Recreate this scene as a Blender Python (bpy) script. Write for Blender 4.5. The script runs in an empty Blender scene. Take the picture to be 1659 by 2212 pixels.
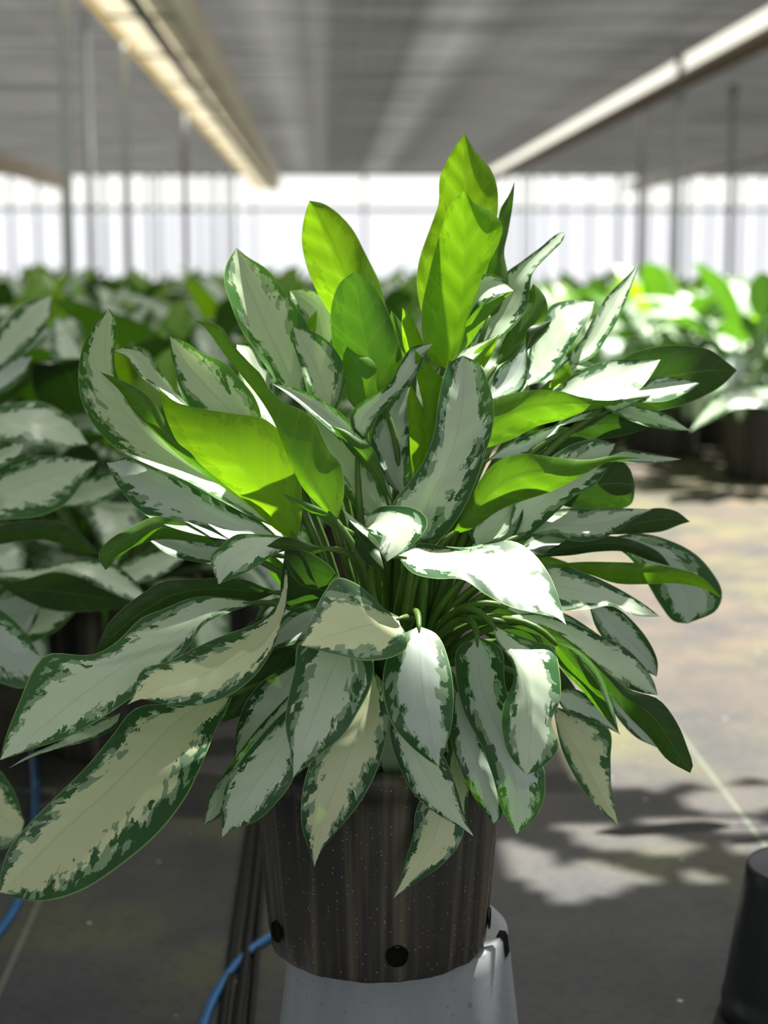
import bpy, math, random
from mathutils import Vector, Matrix
random.seed(11)
S = bpy.context.scene
COL = S.collection
PI = math.pi

# ------------------------------------------------------------------ camera
F, CX, CY, HZ, VX = 3584.0, 829.5, 1106.0, 573.0, 700.0
H = 0.95
PITCH = math.atan((CY - HZ) / F)
YAW = math.atan((CX - VX) * math.cos(PITCH) / F)
ROT = Matrix.Rotation(-YAW, 3, 'Z') @ Matrix.Rotation(PI / 2 - PITCH, 3, 'X')
CAM = Vector((0, 0, H))
Y0 = 1.68                                            # distance of the main plant's axis

def ray(px, py):
    return ROT @ Vector(((px - CX) / F, -(py - CY) / F, -1.0))
def P(px, py, d=0.0, y0=Y0):                         # point seen at a pixel, d cm behind the plant axis
    r = ray(px, py)
    return CAM + r * ((y0 + d / 100.0) / r.y)
def on_floor(px, py, z=0.0):
    r = ray(px, py)
    return CAM + r * ((z - H) / r.z)

cd = bpy.data.cameras.new('camera'); cam = bpy.data.objects.new('camera', cd); COL.objects.link(cam)
cam.matrix_world = Matrix.Translation(CAM) @ ROT.to_4x4()
cd.sensor_fit = 'VERTICAL'; cd.sensor_height = 34.6; cd.lens = F / 2212 * 34.6
cd.clip_start = 0.02; cd.clip_end = 200
cd.dof.use_dof = True; cd.dof.focus_distance = 1.58; cd.dof.aperture_fstop = 4.0
S.camera = cam
S.view_settings.view_transform = 'Standard'; S.view_settings.look = 'None'
S.view_settings.gamma = 1; S.view_settings.use_curve_mapping = False
S.view_settings.exposure = 0.46
try:
    S.cycles.transparent_max_bounces = 12
    S.cycles.max_bounces = 8; S.cycles.transmission_bounces = 6; S.cycles.diffuse_bounces = 4
except Exception: pass

# ------------------------------------------------------------------ node helper
class NT:
    def __init__(s, name):
        s.m = bpy.data.materials.new(name); s.m.use_nodes = True
        s.t = s.m.node_tree; s.t.nodes.clear()
        s.out = s.t.nodes.new('ShaderNodeOutputMaterial')
    def n(s, typ, ins=None, **kw):
        nd = s.t.nodes.new('ShaderNode' + typ)
        for k, v in kw.items(): setattr(nd, k, v)
        for k, v in (ins or {}).items():
            sk = nd.inputs[k]
            if isinstance(v, bpy.types.NodeSocket): s.t.links.new(v, sk)
            else: sk.default_value = v
        return nd
    def math(s, op, a, b=0.0, c=None, clamp=False):
        i = {0: a, 1: b}
        if c is not None: i[2] = c
        return s.n('Math', i, operation=op, use_clamp=clamp).outputs[0]
    def mix(s, f, a, b, blend='MIX'):
        nd = s.t.nodes.new('ShaderNodeMix'); nd.data_type = 'RGBA'; nd.blend_type = blend
        for idx, v in ((0, f), (6, a), (7, b)):
            sk = nd.inputs[idx]
            if isinstance(v, bpy.types.NodeSocket): s.t.links.new(v, sk)
            else: sk.default_value = v if idx == 0 else (tuple(v) + (1,))[:4]
        return nd.outputs[2]
    def ramp(s, f, stops, interp='LINEAR'):
        nd = s.n('ValToRGB', {0: f}); cr = nd.color_ramp; cr.interpolation = interp
        while len(cr.elements) < len(stops): cr.elements.new(0.5)
        for e, (p, c) in zip(cr.elements, stops):
            e.position = p
            e.color = (c, c, c, 1) if isinstance(c, (int, float)) else tuple(c) + (1,)
        return nd.outputs[0]
    def done(s, sh):
        s.t.links.new(sh, s.out.inputs[0]); return s.m

def plain(name, col, rough=0.5, spec=0.4, var=0.0, scale=20, metal=0.0, bump=0.0):
    k = NT(name)
    c = tuple(col) + (1,)
    tc = k.n('TexCoord').outputs['Object']
    nz = k.n('TexNoise', {'Vector': tc, 'Scale': scale, 'Detail': 5.0}).outputs[0]
    base = k.mix(nz, tuple(x * (1 - var) for x in col), tuple(min(1, x * (1 + var)) for x in col)) if var else c
    ins = {'Base Color': base, 'Roughness': rough, 'Specular IOR Level': spec, 'Metallic': metal}
    if bump: ins['Normal'] = k.n('Bump', {'Height': nz, 'Strength': bump, 'Distance': 0.002}).outputs[0]
    return k.done(k.n('BsdfPrincipled', ins).outputs[0])

# ------------------------------------------------------------------ leaf material (top: silver with ragged green margin; underside: plain green)
def leaf_mat(name, young=0.0, silver=(0.63, 0.77, 0.58), pale=1.0, margin=0.0, dimmed=0.0, lit=0.0):
    k = NT(name)
    uv = k.n('UVMap', uv_map='blade').outputs[0]
    ve = k.n('UVMap', uv_map='vein').outputs[0]
    sx = k.n('SeparateXYZ', {0: uv}); vx = k.n('SeparateXYZ', {0: ve})
    rnd = k.n('ObjectInfo').outputs['Random']
    s = k.math('ABSOLUTE', k.math('MULTIPLY_ADD', sx.outputs[0], 2.0, -1.0))
    t = sx.outputs[1]
    # flecks stretched along the side veins
    ax = k.math('ABSOLUTE', vx.outputs[0])
    ln = k.math('MULTIPLY_ADD', ax, 0.75, vx.outputs[1])              # length along the midrib, metres
    sgn = k.math('MULTIPLY', k.math('GREATER_THAN', vx.outputs[0], 0.0), 31.7)
    al = k.math('MULTIPLY_ADD', ax, 0.50, k.math('MULTIPLY', ln, 0.866))
    pe = k.math('MULTIPLY_ADD', ax, 0.866, k.math('MULTIPLY', ln, -0.50))
    vec = k.n('CombineXYZ', {0: k.math('MULTIPLY', pe, 175.0), 1: k.math('MULTIPLY_ADD', al, 80.0, sgn), 2: k.math('MULTIPLY', rnd, 57.0)}).outputs[0]
    wob = k.n('TexNoise', {'Vector': vec, 'Scale': 1.1, 'Detail': 4.0, 'Roughness': 0.65}).outputs[1]
    vec2 = k.n('VectorMath', {0: vec, 1: k.n('VectorMath', {0: wob, 'Scale': 1.5}, operation='SCALE').outputs[0]}, operation='ADD').outputs[0]
    c1 = k.n('SeparateColor', {0: k.n('TexVoronoi', {'Vector': vec2, 'Scale': 1.0}).outputs['Color']}).outputs[0]
    c2 = k.n('SeparateColor', {0: k.n('TexVoronoi', {'Vector': vec2, 'Scale': 2.0}).outputs['Color']}).outputs[0]
    c3 = k.n('SeparateColor', {0: k.n('TexVoronoi', {'Vector': vec2, 'Scale': 0.8}).outputs['Color']}).outputs[1]
    big = k.n('TexNoise', {'Vector': vec, 'Scale': 0.13, 'Detail': 2.0}).outputs[0]
    sb = k.math('ADD', s, k.math('MULTIPLY_ADD', big, 0.56, -0.27 + margin))
    f1 = k.ramp(sb, [(0.46, 0.0), (0.56, 0.14), (0.68, 0.36), (0.82, 0.60), (0.93, 0.86), (0.99, 1.0)])
    cc = k.math('MULTIPLY_ADD', c1, 0.84, k.math('MULTIPLY_ADD', c2, 0.14, 0.01))
    dark = k.math('LESS_THAN', cc, f1)
    mid = k.math('LESS_THAN', k.math('MULTIPLY_ADD', c3, 0.85, k.math('MULTIPLY', c2, 0.1)), k.math('MULTIPLY_ADD', f1, 1.1, 0.10))
    mid = k.math('MULTIPLY', mid, k.math('GREATER_THAN', sb, 0.44))
    rim = k.math('GREATER_THAN', s, 0.975)
    blot = k.n('TexNoise', {'Vector': vec, 'Scale': 0.35, 'Detail': 3.0}).outputs[0]
    tone = k.math('MULTIPLY_ADD', rnd, 0.3, 0.72)
    sil = k.mix(blot, tuple(x * 0.90 for x in silver), silver)
    # thin grey-green midrib and faint side veins
    vein = k.math('POWER', k.math('ABSOLUTE', k.math('SINE', k.math('MULTIPLY_ADD', k.math('MULTIPLY_ADD', ax, -0.35, vx.outputs[1]), 105.0, k.math('MULTIPLY', big, 3.0)))), 40.0)
    ridge = k.n('MapRange', {0: s, 1: 0.0, 2: 0.035, 3: 1.0, 4: 0.0}).outputs[0]
    sil = k.mix(k.math('MULTIPLY', ridge, 0.35), sil, (0.30, 0.42, 0.27))
    top = k.mix(mid, sil, (0.24, 0.36, 0.23))
    green = k.mix(rnd, (0.020 + .03 * lit, 0.080 + .09 * lit, 0.030), (0.042 + .03 * lit, 0.14 + .09 * lit, 0.040))
    top = k.mix(dark, top, green)
    top = k.mix(rim, top, (0.22, 0.38, 0.13))
    und0 = (0.060 - .030 * dimmed, 0.150 - .075 * dimmed, 0.020); und1 = (0.15, 0.37, 0.012)
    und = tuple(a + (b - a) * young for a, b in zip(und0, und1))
    un = k.mix(k.math('MULTIPLY', blot, 0.5), und, tuple(x * 0.65 for x in und))
    un = k.mix(k.math('MULTIPLY', vein, 0.16), un, tuple(min(1, x * 2.0 + .03) for x in und))
    un = k.mix(k.math('MULTIPLY', ridge, 0.5), un, (0.26, 0.42, 0.09))
    un = k.mix(rim, un, (0.30, 0.46, 0.14))
    if young > 0.6:
        top = k.mix(0.85, top, (0.17, 0.38, 0.015))
    back = k.n('NewGeometry').outputs['Backfacing']
    col = k.mix(back, top, un)
    # light through the blade: yellow-green, a little less where the margin is dark
    q = young + (1 - young) * (0.62 - 0.36 * dimmed)
    tr = k.mix(dark, ((0.23 + .10 * young) * q + .28 * lit, 0.66 * q + .22 * lit, 0.008 + .18 * lit), ((.16 + .08 * young) * q, 0.48 * q, 0.006))
    tr = k.mix(k.math('MULTIPLY', vein, 0.3), tr, (0.40 * q, 0.70 * q, 0.04))
    tr = k.mix(k.math('MULTIPLY', blot, 0.4), tr, ((.13 + .07 * young) * q, 0.42 * q, 0.005))
    hgt = k.math('ADD', k.math('MULTIPLY', k.math('SINE', k.math('MULTIPLY_ADD', k.math('MULTIPLY_ADD', ax, -0.35, vx.outputs[1]), 210.0, k.math('MULTIPLY', big, 6.0))), 0.35), k.math('MULTIPLY', blot, 0.5))
    nrm = k.n('Bump', {'Height': hgt, 'Strength': 0.34, 'Distance': 0.0014}).outputs[0]
    rough = k.math('MULTIPLY_ADD', back, 0.12, 0.36)
    pr = k.n('BsdfPrincipled', {'Base Color': col, 'Roughness': rough, 'Specular IOR Level': 0.42, 'Normal': nrm}).outputs[0]
    ts = k.n('BsdfTranslucent', {'Color': tr, 'Normal': nrm}).outputs[0]
    ft = k.mix(back, (0.13 + .15 * young + .17 * lit,) * 3, (0.34 + .26 * young,) * 3)
    ms = k.n('MixShader', {0: ft, 1: pr, 2: ts}).outputs[0]
    return k.done(ms)

M_LEAF = leaf_mat('variegated_leaf')
M_WARM = leaf_mat('variegated_leaf_cream', silver=(0.70, 0.77, 0.48))
M_COOL = leaf_mat('variegated_leaf_grey', silver=(0.56, 0.67, 0.60), margin=0.04)
M_LIT = leaf_mat('lit_variegated_leaf', silver=(0.68, 0.86, 0.56), lit=1.0)  # paler copy: light through the upper leaves is put into its colour
M_HALF = leaf_mat('half_lit_leaf', young=0.5)  # brighter copy: sunlit tone of some undersides is put into its colour
M_DIMMED = leaf_mat('shade_dimmed_leaf', dimmed=1.0)  # shade of unlit undersides put into a darker, less translucent leaf
M_YOUNG = leaf_mat('young_leaf', young=1.0)
M_STEM = plain('petiole_green', (0.085, 0.165, 0.030), 0.4, 0.4, 0.4, 40)
M_POT = None

# ------------------------------------------------------------------ tagging
def tag(o, label=None, cat=None, group=None, kind=None):
    if label: o['label'] = label
    if cat: o['category'] = cat
    if group: o['group'] = group
    if kind: o['kind'] = kind
    return o
def empty(name, loc=(0, 0, 0), rz=0):
    o = bpy.data.objects.new(name, None); COL.objects.link(o)
    o.location = loc; o.rotation_euler = (0, 0, rz); o.empty_display_size = 0.05
    return o
def mobj(name, verts, faces, mat, parent=None, smooth=True, uvs=None):
    me = bpy.data.meshes.new(name); me.from_pydata([tuple(v) for v in verts], [], faces)
    for nm, data in (uvs or {}).items():
        l = me.uv_layers.new(name=nm)
        flat = []
        for lp in me.loops: flat += data[lp.vertex_index]
        l.data.foreach_set('uv', flat)
    if smooth: me.polygons.foreach_set('use_smooth', [True] * len(me.polygons))
    me.materials.append(mat)
    o = bpy.data.objects.new(name, me); COL.objects.link(o)
    if parent is not None: o.parent = parent
    return o
def box_vf(x0, x1, y0, y1, z0, z1, off=0):
    v = [(x, y, z) for z in (z0, z1) for y in (y0, y1) for x in (x0, x1)]
    f = [(0, 2, 3, 1), (4, 5, 7, 6), (0, 1, 5, 4), (2, 6, 7, 3), (0, 4, 6, 2), (1, 3, 7, 5)]
    return v, [tuple(i + off for i in q) for q in f]
def boxo(name, b, mat, parent=None):
    v, f = box_vf(*b); return mobj(name, v, f, mat, parent, smooth=False)
def catmull(pts, n):
    pts = [Vector(p) for p in pts]
    if len(pts) == 2: dense = [pts[0].lerp(pts[1], i / 60) for i in range(61)]
    else:
        dense = []
        Q = [pts[0] * 2 - pts[1]] + pts + [pts[-1] * 2 - pts[-2]]
        for i in range(1, len(Q) - 2):
            p0, p1, p2, p3 = Q[i - 1:i + 3]
            a = 0.5
            t0 = 0; t1 = t0 + max((p1 - p0).length, 1e-6) ** a; t2 = t1 + max((p2 - p1).length, 1e-6) ** a; t3 = t2 + max((p3 - p2).length, 1e-6) ** a
            for j in range(16):
                t = t1 + (t2 - t1) * j / 16
                A1 = p0 * ((t1 - t) / (t1 - t0)) + p1 * ((t - t0) / (t1 - t0))
                A2 = p1 * ((t2 - t) / (t2 - t1)) + p2 * ((t - t1) / (t2 - t1))
                A3 = p2 * ((t3 - t) / (t3 - t2)) + p3 * ((t - t2) / (t3 - t2))
                B1 = A1 * ((t2 - t) / (t2 - t0)) + A2 * ((t - t0) / (t2 - t0))
                B2 = A2 * ((t3 - t) / (t3 - t1)) + A3 * ((t - t1) / (t3 - t1))
                dense.append(B1 * ((t2 - t) / (t2 - t1)) + B2 * ((t - t1) / (t2 - t1)))
        dense.append(pts[-1])
    L = [0.0]
    for a, b in zip(dense, dense[1:]): L.append(L[-1] + (b - a).length)
    out = []; j = 0
    for i in range(n + 1):
        d = L[-1] * i / n
        while j < len(L) - 2 and L[j + 1] < d: j += 1
        w = (d - L[j]) / max(L[j + 1] - L[j], 1e-9)
        out.append(dense[j].lerp(dense[j + 1], min(max(w, 0), 1)))
    return out
def tube_vf(path, rad, seg=8, cap=True):
    v, f = [], []
    n = len(path); up = Vector((0.3, 0.2, 1)).normalized()
    for i, p in enumerate(path):
        d = (path[min(i + 1, n - 1)] - path[max(i - 1, 0)]).normalized()
        a = d.cross(up)
        if a.length < 1e-3: a = d.cross(Vector((1, 0, 0)))
        a.normalize(); b = d.cross(a).normalized()
        r = rad(i / (n - 1)) if callable(rad) else rad
        for k in range(seg):
            th = 2 * PI * k / seg
            v.append(p + a * math.cos(th) * r + b * math.sin(th) * r)
    for i in range(n - 1):
        for k in range(seg):
            k2 = (k + 1) % seg
            f.append((i * seg + k, i * seg + k2, (i + 1) * seg + k2, (i + 1) * seg + k))
    if cap:
        f.append(tuple(range(seg))[::-1]); f.append(tuple((n - 1) * seg + k for k in range(seg)))
    return v, f
def lathe(name, prof, mat, parent=None, seg=64, rfun=None, loc=None):
    v, f = [], []
    for (r, z) in prof:
        for k in range(seg):
            th = 2 * PI * k / seg
            rr = r * (rfun(th, z) if rfun else 1)
            v.append((rr * math.cos(th), rr * math.sin(th), z))
    for i in range(len(prof) - 1):
        for k in range(seg):
            k2 = (k + 1) % seg
            f.append((i * seg + k, i * seg + k2, (i + 1) * seg + k2, (i + 1) * seg + k))
    o = mobj(name, v, f, mat, parent)
    if loc: o.location = loc
    return o

# ------------------------------------------------------------------ traced blade -> mesh
def blade(name, side, base, tip, A, B, M=None, d=(0, 0, 0), tilt=0.0, curl=0.0, n=34, m=8, mat=None, parent=None, y0=Y0, rip=0.12, org=None):
    A2 = catmull([base] + A + [tip], n); B2 = catmull([base] + B + [tip], n)
    ar = 0.0
    poly = A2 + B2[::-1]
    for p, q in zip(poly, poly[1:] + poly[:1]): ar += p.x * q.y - q.x * p.y
    if ar < 0: A2, B2 = B2, A2                        # A ends up on the left hand of base -> tip
    M2 = catmull([base] + M + [tip], n) if M else [(a + b) / 2 for a, b in zip(A2, B2)]
    wmax = max((a - b).length for a, b in zip(A2, B2))
    ph = random.random() * 6.28
    verts, uvb, uvv = [], [], []
    mpx = y0 / F
    acc = 0.0; prev = None; Lt = sum((p - q).length for p, q in zip(M2, M2[1:])) * mpx
    for i in range(n + 1):
        t = i / n
        dm = d[0] * (1 - t) * (1 - 2 * t) + d[1] * 4 * t * (1 - t) + d[2] * t * (2 * t - 1)
        if prev is not None: acc += (M2[i] - prev).length * mpx
        prev = M2[i]
        for j in range(-m, m + 1):
            u = abs(j) / m
            e = A2[i] if j < 0 else B2[i]
            q = M2[i].lerp(e, u)
            w = (e - M2[i]).length
            prof = min(1.0, w / max(wmax * 0.45, 1e-6))
            dd = dm + tilt * (M2[i].y - e.y) / 100.0 * u + curl * prof * u * u
            dd += 0.10 * curl * prof * (1 if u > 0 else 0)
            s_m = u * w * mpx
            dd += rip * prof * u * math.sin(acc / 0.016 * 1.0 - u * 2.2 + ph + (1.3 if j < 0 else 0)) * 0.8
            dd += rip * 2.2 * prof * u * u * math.sin(t * 9 + ph * 2 + (2.0 if j < 0 else 0))
            verts.append(P(q.x, q.y, dd, y0))
            uvb.append((0.5 + 0.5 * j / m, t))
            uvv.append(((s_m if j >= 0 else -s_m), acc - s_m * 0.75))
    W = 2 * m + 1
    fs = []
    for i in range(n):
        for j in range(W - 1):
            a = i * W + j
            qd = (a, a + 1, a + W + 1, a + W)
            fs.append(qd if side == 'T' else qd[::-1])
    if org is not None: verts = [v - org for v in verts]
    o = mobj(name, verts, fs, mat or M_LEAF, parent, True, {'blade': uvb, 'vein': uvv})
    return o, (M2[0], M2[2])

# ------------------------------------------------------------------ main plant: pot with soil, leaves (each with its stalk)
M_BLACK = NT('black_plastic')
def black_plastic():
    k = M_BLACK
    tc = k.n('TexCoord').outputs['Object']
    nz = k.n('TexNoise', {'Vector': tc, 'Scale': 9.0, 'Detail': 4.0}).outputs[0]
    base = k.mix(nz, (0.016, 0.016, 0.016), (0.040, 0.036, 0.031))
    sp_ = k.n('SeparateXYZ', {0: tc})
    th = k.math('ARCTAN2', sp_.outputs[1], sp_.outputs[0])
    sheen_band = k.n('TexNoise', {'Vector': k.n('CombineXYZ', {0: k.math('MULTIPLY', th, 5.2), 1: k.math('MULTIPLY', sp_.outputs[2], 1.2)}).outputs[0], 'Scale': 1.0, 'Detail': 3.0, 'Roughness': 0.6}).outputs[0]
    base = k.mix(k.n('MapRange', {0: sheen_band, 1: 0.50, 2: 0.64, 3: 0.0, 4: 0.85}).outputs[0], base, (0.125, 0.108, 0.075))  # reflected sheen painted in as brownish vertical bands
    vo = k.n('TexVoronoi', {'Vector': tc, 'Scale': 210.0, 'Randomness': 1.0})
    cr = k.n('SeparateColor', {0: vo.outputs['Color']}).outputs[0]
    sp = k.math('MULTIPLY', k.math('LESS_THAN', vo.outputs['Distance'], 0.16), k.math('GREATER_THAN', cr, 0.55))
    base = k.mix(k.math('MULTIPLY', sp, 0.60), base, (0.42, 0.40, 0.37))
    st = k.n('TexNoise', {'Vector': k.n('VectorMath', {0: tc, 1: (160, 160, 3)}, operation='MULTIPLY').outputs[0], 'Scale': 1.0, 'Detail': 2.0}).outputs[0]
    rough = k.math('MULTIPLY_ADD', st, 0.25, 0.36)
    return k.done(k.n('BsdfPrincipled', {'Base Color': base, 'Roughness': rough, 'Specular IOR Level': 0.55}).outputs[0])
M_POT = black_plastic()
M_SOIL = plain('potting_soil', (0.018, 0.014, 0.010), 0.95, 0.1, 0.6, 120, 0, 0.8)
M_HOLE = plain('hole_dark', (0.006, 0.006, 0.005), 0.9, 0.1, 0.5, 150)

PC = P(817, 2026, 0)                                 # centre of the pot's underside
POT_R = 0.1165; POT_H = 0.222
plant = empty('chinese_evergreen', PC)
tag(plant, 'large sharp silver-leaved Chinese evergreen in ribbed black nursery pot on grey upturned pot', 'potted plant')

def make_pot(name, R, Hh, parent, ribs=24, rim=True):
    def rf(th, z):
        zz = z / Hh
        a = 0.5 + 0.5 * math.cos(ribs * th)
        d = 0.024 * (a ** 3) * (1 if 0.03 < zz < 0.86 else 0.35)
        return 1 - d + (0.006 * math.sin(11 * th + 1) + .004 * math.sin(17 * th) if zz < 0.05 else 0)
    top = R * 1.125
    pr = [(0.0, 0.004), (R * 0.90, 0.003), (R * 0.965, 0.0), (R * 0.985, 0.004), (R * 0.99, 0.016), (R, 0.02)]
    for i in range(1, 12): pr.append((R + (top - R) * i / 12, 0.02 + (Hh * 0.88 - 0.02) * i / 12))
    pr += [(top, Hh * 0.88), (top + 0.006, Hh * 0.885), (top + 0.007, Hh), (top + 0.002, Hh + 0.002), (top - 0.002, Hh - 0.002), (top - 0.004, Hh * 0.88)]
    pr += [(R * 0.97, 0.012), (0.0, 0.011)]
    return lathe(name, pr, M_POT, parent, 192, rf)
pot = make_pot('pot', POT_R, POT_H, plant)
soil = lathe('soil', [(0.0, POT_H * 0.86), (0.05, POT_H * 0.865), (POT_R * 1.09, POT_H * 0.845), (POT_R * 1.08, POT_H * 0.80), (0.0, POT_H * 0.80)], M_SOIL, plant, 48)
# round drain holes low in the wall
def drain(th, z, r=0.0105):
    rr = POT_R + (POT_R * .125) * (z - 0.02) / (POT_H * .88) + 0.0006
    c = Vector((rr * math.cos(th), rr * math.sin(th), z)); nrm = Vector((math.cos(th), math.sin(th), 0)); tx = Vector((-math.sin(th), math.cos(th), 0)); up = Vector((0, 0, 1))
    v, f = [], []
    rings = [(1.10, 0.0002), (1.06, 0.0016), (1.0, 0.0012), (0.93, 0.0002)]
    for q, o in rings:
        for k in range(28):
            a = 2 * PI * k / 28
            ww = 1 + 0.03 * math.sin(5 * a)
            v.append(c + tx * math.cos(a) * r * q * ww + up * math.sin(a) * r * q * ww + nrm * o)
    for i in range(3):
        for k in range(28): f.append((i * 28 + k, i * 28 + (k + 1) % 28, (i + 1) * 28 + (k + 1) % 28, (i + 1) * 28 + k))
    f.append(tuple(3 * 28 + k for k in range(28)))
    return mobj('drain_hole', v, f, M_HOLE, pot)
th0 = math.atan2(P(857, 2058, -11.5).y - PC.y, P(857, 2058, -11.5).x - PC.x)
drain(th0, 0.030); drain(th0 + 1.25, 0.030); drain(th0 - 1.25, 0.030)

LEAVES = []
def lf(name, side, base, tip, A, B, d, tilt=None, curl=None, M=None, mat=None, stalk=True, crown=None, **kw):
    if tilt is None: tilt = 4.0 if side == 'T' else -1.5
    if curl is None: curl = -0.7 if side == 'T' else 0.5
    o, (b0, b1) = blade('leaf', side, base, tip, A, B, M, d, tilt, curl, mat=mat, parent=plant, org=PC, **kw)
    if stalk:
        pb = P(b0.x, b0.y, d[0]) ; pin = P(b1.x, b1.y, d[0] * .85 + d[1] * .15)
        dirn = (pb - pin).normalized()
        cxp = 838 + max(-85, min(85, (b0.x - 838) * 0.30)) + random.uniform(-18, 18)
        C = P(cxp, 1500, max(-6, min(6, d[0] * 0.45 + random.uniform(-2, 2))))
        L = (pb - C).length
        c1 = pb + dirn * min(0.07, L * 0.4); c2 = C + Vector((0, 0, 1)) * L * 0.45
        path = []
        start = pb.lerp(pin, 0.9)
        for i in range(17):
            t = i / 16
            path.append(pb * (1 - t) ** 3 + c1 * 3 * t * (1 - t) ** 2 + c2 * 3 * t * t * (1 - t) + C * t ** 3)
        path = [start - PC] + [p - PC for p in path]
        v, f = tube_vf(path, lambda t: min(0.0008 + 0.03 * t, 0.0028 + 0.0026 * t), 8)
        mobj('petiole', v, f, M_STEM, o)
    if mat is M_YOUNG: o['label'] = 'bright yellow-green young leaf'
    return o
T, U = 'T', 'U'
Y, W, G, D, FR, HY = M_YOUNG, M_WARM, M_COOL, M_DIMMED, M_LIT, M_HALF

# upright leaves at the crown
lf('', U, (962, 770), (1003, 288), [(975,330),(950,385),(947,440),(930,490),(906,560),(900,610),(912,680),(930,730)][::-1], [(1030,330),(1060,365),(1075,410),(1074,470),(1066,530),(1040,620),(1000,720)][::-1], (3,5,7), -1, .8, M=[(975,690),(997,560),(1003,470),(1002,380)], mat=Y)
lf('', U, (968, 800), (1003, 412), [(975,438),(955,490),(938,545),(924,605),(912,660),(911,715),(925,770)][::-1], [(1025,438),(1060,455),(1085,487),(1078,525),(1060,560),(1045,588),(1035,620),(1012,680),(995,750)][::-1], (0,2,3), -1, .8, M=[(985,720),(1000,620),(1002,520)], mat=Y)
lf('', U, (1055, 690), (1112, 392), [(1100,420),(1082,450),(1070,510),(1055,570),(1042,630)][::-1], [(1108,440),(1098,500),(1089,545),(1097,590),(1100,625),(1080,670)][::-1], (7,9,11), -2, .6)
lf('', U, (832, 770), (668, 433), [(655,480),(652,525),(664,580),(690,640),(730,700),(790,755)][::-1], [(700,440),(740,470),(765,500),(782,533),(802,572),(820,610),(832,655),(840,700)][::-1], (5,7,9), -1, .7, mat=Y)
lf('', U, (832, 885), (768, 585), [(735,610),(718,650),(714,700),(722,755),(742,810),(775,860)][::-1], [(797,605),(832,660),(856,720),(870,775),(868,825),(850,860)][::-1], (2,3,3), -1.5, .7, M=[(812,840),(796,770),(782,710),(772,640)], mat=None)
lf('', U, (790, 905), (750, 748), [(741,770),(742,805),(750,860)][::-1], [(772,765),(800,775),(813,792),(812,830),(815,870)][::-1], (0,1,1), -1, .5, mat=HY)
lf('', T, (652, 865), (511, 535), [(490,570),(484,605),(498,655),(520,710),(550,755),(580,800),(610,840)][::-1], [(535,555),(575,580),(608,620),(640,662),(662,695),(675,730),(675,790)][::-1], (4,7,11), 1, -.7, M=[(620,800),(580,720),(550,650),(525,590)], mat=FR)
lf('', T, (690, 905), (633, 705), [(632,735),(642,770),(655,810),(668,860)][::-1], [(665,712),(700,730),(730,763),(748,802),(742,845),(722,890)][::-1], (1,3,5), 1, -.5, M=[(700,860),(685,800),(658,745)], mat=FR)
lf('', U, (668, 725), (685, 670), [(668,688),(655,706)][::-1], [(684,695),(682,715)][::-1], (6,6,6), mat=Y)
lf('', T, (705, 830), (626, 628), [(632,660),(650,700),(680,770)][::-1], [(655,625),(690,632),(715,645),(722,690),(722,750)][::-1], (8,10,12), 1, mat=FR)
lf('', T, (618, 1150), (235, 665), [(205,700),(180,745),(169,800),(172,850),(190,900),(220,940),(270,985),(330,1015),(400,1045),(470,1078),(540,1115)][::-1], [(250,690),(253,730),(247,765),(250,800),(270,842),(300,885),(345,935),(400,985),(455,1025),(530,1085)][::-1], (-2,2,2), 2.5, -1.6, M=[(520,1070),(420,1015),(330,950),(265,880),(232,800),(228,735)], mat=FR)
lf('', U, (545, 1095), (217, 804), [(255,818),(310,848),(345,888),(368,935),(410,975),(480,1030)][::-1], [(262,848),(287,887),(332,932),(388,985),(460,1038)][::-1], (-3,0,1), -2, .4, stalk=False)
lf('', T, (435, 905), (243, 757), [(262,750),(300,748),(322,758),(337,785),(355,812),(385,850)][::-1], [(275,775),(300,810),(332,836),(365,862),(400,882)][::-1], (-1,1,3), 3, -.5, stalk=False, mat=FR)
lf('', U, (640, 1168), (345, 843), [(380,868),(430,882),(500,893),(570,905),(612,940),(640,985),(650,1035),(652,1080),(650,1130)][::-1], [(355,890),(370,930),(385,957),(412,978),(432,1002),(480,1042),(540,1092),(600,1147)][::-1], (-5,-4,-3), -1.0, .4, M=[(610,1115),(560,1060),(510,1000),(455,945),(400,890)], mat=Y)
lf('', U, (727, 1125), (418, 692), [(440,703),(460,730),(490,772),(525,815),(562,862),(592,912),(612,962),(632,1012),(655,1055),(692,1095)][::-1], [(447,696),(478,706),(502,742),(540,785),(565,810),(582,842),(607,866),(650,885),(680,907),(696,942),(712,972),(736,1002),(744,1050),(738,1095)][::-1], (-7,-5,-2), -1.5, .7, M=[(700,1090),(655,1025),(622,950),(580,865),(520,795),(455,722)], mat=HY)
lf('', T, (540, 935), (367, 727), [(370,770),(379,800),(384,832),(400,870),(450,915)][::-1], [(400,738),(440,765),(482,782),(522,822),(552,862),(563,905)][::-1], (-1,2,4), 1, -.6, M=[(500,890),(445,835),(402,785)], mat=FR)
lf('', T, (600, 935), (512, 745), [(515,800),(535,870)][::-1], [(555,742),(592,800),(602,850)][::-1], (5,8,10), 6)
lf('', T, (852, 1095), (588, 829), [(640,838),(690,860),(740,895),(777,935),(802,962),(822,1002),(842,1055)][::-1], [(622,852),(665,887),(712,928),(748,955),(787,990),(820,1045)][::-1], (-3,-2,0), 4, -.8)
lf('', U, (850, 1090), (715, 920), [(747,930),(777,950),(802,965),(820,1002),(832,1042)][::-1], [(750,967),(782,1004),(818,1045)][::-1], (-4,-4,-3), -1, .3, stalk=False)
lf('', T, (852, 1135), (655, 870), [(720,920),(780,980),(832,1060)][::-1], [(685,960),(727,1040),(767,1095),(805,1122)][::-1], (-2,-1,1), 3, mat=FR)
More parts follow.
